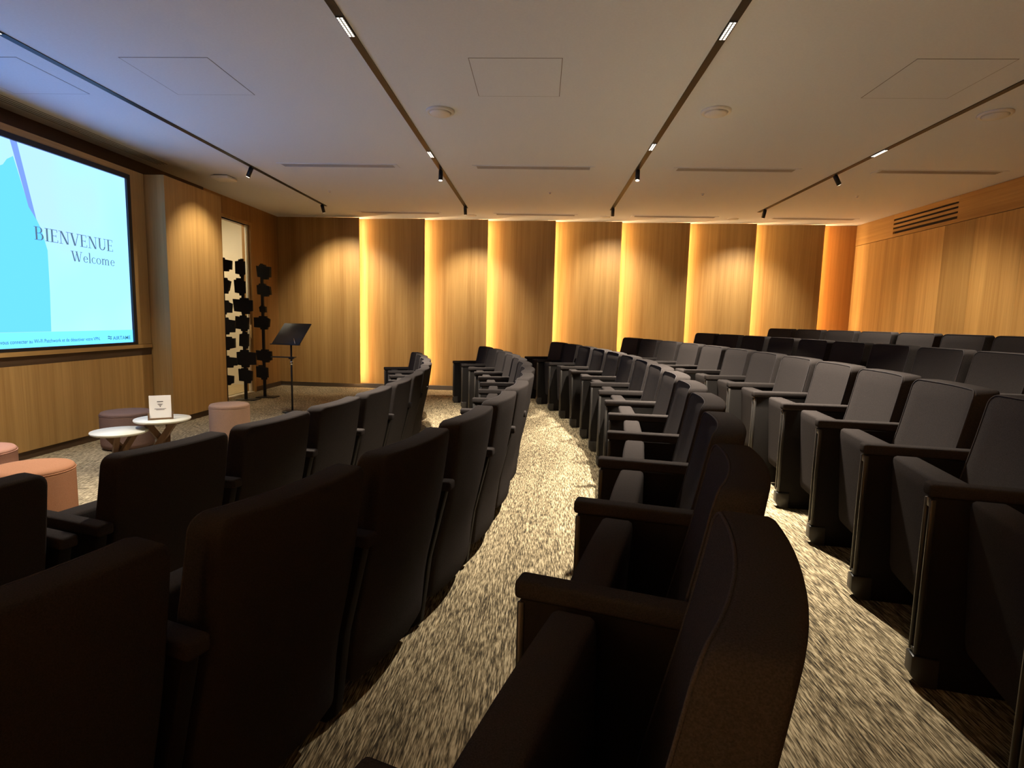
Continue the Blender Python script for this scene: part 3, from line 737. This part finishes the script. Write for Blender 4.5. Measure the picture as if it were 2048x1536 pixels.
# desk tilted back, lower edge nearer the reader on the stage side
m = MB(); hw = 0.225
lo = Vector((bx - 0.03, by - 0.07, 0.945)); hi = Vector((bx + 0.02, by + 0.13, 1.225)); th_ = Vector((0.0, 0.013, -0.009))
ex = Vector((hw, -0.05, 0))
m.hexa([lo - ex * 1.05, lo + ex * 0.86, lo + ex * 0.86 + th_, lo - ex * 1.05 + th_, hi - ex * 0.82, hi + ex * 1.05, hi + ex * 1.05 + th_, hi - ex * 0.82 + th_])
m.build('desk', 'black', ms, 0.006)
m = MB(); m.hexa([lo - ex * 1.05 + Vector((0, -0.05, -0.012)), lo + ex * 0.95 + Vector((0, -0.05, -0.012)), lo + ex * 0.95 + Vector((0, 0.0, -0.012)), lo - ex * 1.05 + Vector((0, 0.0, -0.012)),
                  lo - ex * 1.05 + Vector((0, -0.05, 0)), lo + ex * 0.95 + Vector((0, -0.05, 0)), lo + ex * 0.95, lo - ex * 1.05]); m.build('lip', 'black', ms, 0.002)
m = MB(); m.tube([lo + ex * 0.62 + Vector((0, -0.02, 0.0)), lo + ex * 0.45 + Vector((0.0, 0.02, 0.075))], 0.004, 8); m.build('page_clip', 'chrome', ms)

# ---- totem coat stands made of slotted dark plates
def totem(x, y, plates, htop, label, plate_rz=0.0):
    e = empty('totem_stand', (x, y, 0)); tag(e, label, 'coat stand', 'dark totem stands by the glass door')
    m = MB(); m.box(x - 0.018, x + 0.018, y - 0.018, y + 0.018, 0.012, htop); m.build('pole', 'dull_black', e)
    m = MB(); m.box(x - 0.10, x + 0.19, y - 0.11, y + 0.11, 0, 0.012); m.build('base_plate', 'black', e)
    rr = random.Random(int(x * 1000))
    for (u0, u1, z0, z1) in plates:
        h = z1 - z0; wd = u1 - u0
        def j(a): return a * (rr.random() - 0.5)
        up, lo_ = rr.choice((0.18, 0.34)), rr.choice((0.22, 0.40))   # where the neck tabs sit
        sh = [(u0 + j(.03), z0 + h * .16), (u0 + wd * lo_, z0 + h * .12), (u0 + wd * lo_ + 0.004, z0), (u0 + wd * (lo_ + .42), z0), (u0 + wd * (lo_ + .44), z0 + h * .13 + j(.02)),
              (u1 - 0.006 + j(.03), z0 + h * .17 + j(.02)), (u1 + j(.02), z0 + h * .84 + j(.03)), (u0 + wd * (up + .46), z0 + h * .88), (u0 + wd * (up + .44), z1), (u0 + wd * up, z1), (u0 + wd * up - 0.004, z0 + h * .90), (u0 - 0.006 + j(.02), z0 + h * .90 + j(.03))]
        a = plate_rz + j(0.5); ca, sa = math.cos(a), math.sin(a)
        m = MB(); n = len(sh)
        vs = [(x + u * ca + 0.024 * sa, y + u * sa - 0.024 * ca, z) for u, z in sh] + [(x + u * ca - 0.024 * sa, y + u * sa + 0.024 * ca, z) for u, z in sh]
        m.faces(vs, [tuple(range(n)), tuple(reversed(range(n, 2 * n)))] + [(k, n + k, n + (k + 1) % n, (k + 1) % n) for k in range(n)])
        m.build('plate', 'dull_black', e)
def zz(v): return (799 - (400 + v / 3.5725)) / 129.7
def uu(v, c): return (v - c) / 3.5725 / 129.7
P2 = [(278, 340, 425, 545), (268, 340, 556, 678), (256, 384, 694, 808), (266, 356, 818, 930), (292, 352, 935, 1055), (270, 392, 1064, 1190), (278, 370, 1196, 1305)]
totem(-4.575, 8.53, [(uu(a, 320), uu(b, 320), zz(d), zz(c)) for a, b, c, d in P2], 2.17, 'dark totem stand in front of the glass door', 0.1)
P3 = [(420, 518, 452, 568), (414, 518, 586, 688), (434, 478, 742, 806), (386, 506, 818, 922), (396, 512, 1060, 1158), (396, 482, 1176, 1284)]
totem(-4.43, 8.85, [(uu(a, 452), uu(b, 452) , zz(d) * 1.035 - 0.03, zz(c) * 1.02 - 0.03) for a, b, c, d in P3], 2.13, 'dark totem stand right of the glass door', 0.05)
P1 = [(110, 232, 402, 495), (116, 222, 540, 650), (112, 228, 696, 795), (112, 248, 815, 935), (108, 248, 950, 1045), (112, 242, 1085, 1170), (112, 218, 1215, 1295)]
totem(-4.66, 8.13, [(uu(a, 170), uu(b, 170), zz(d) * 0.97, zz(c) * 0.97) for a, b, c, d in P1], 2.12, 'dark totem stand half hidden behind the oak pillar', 0.1)
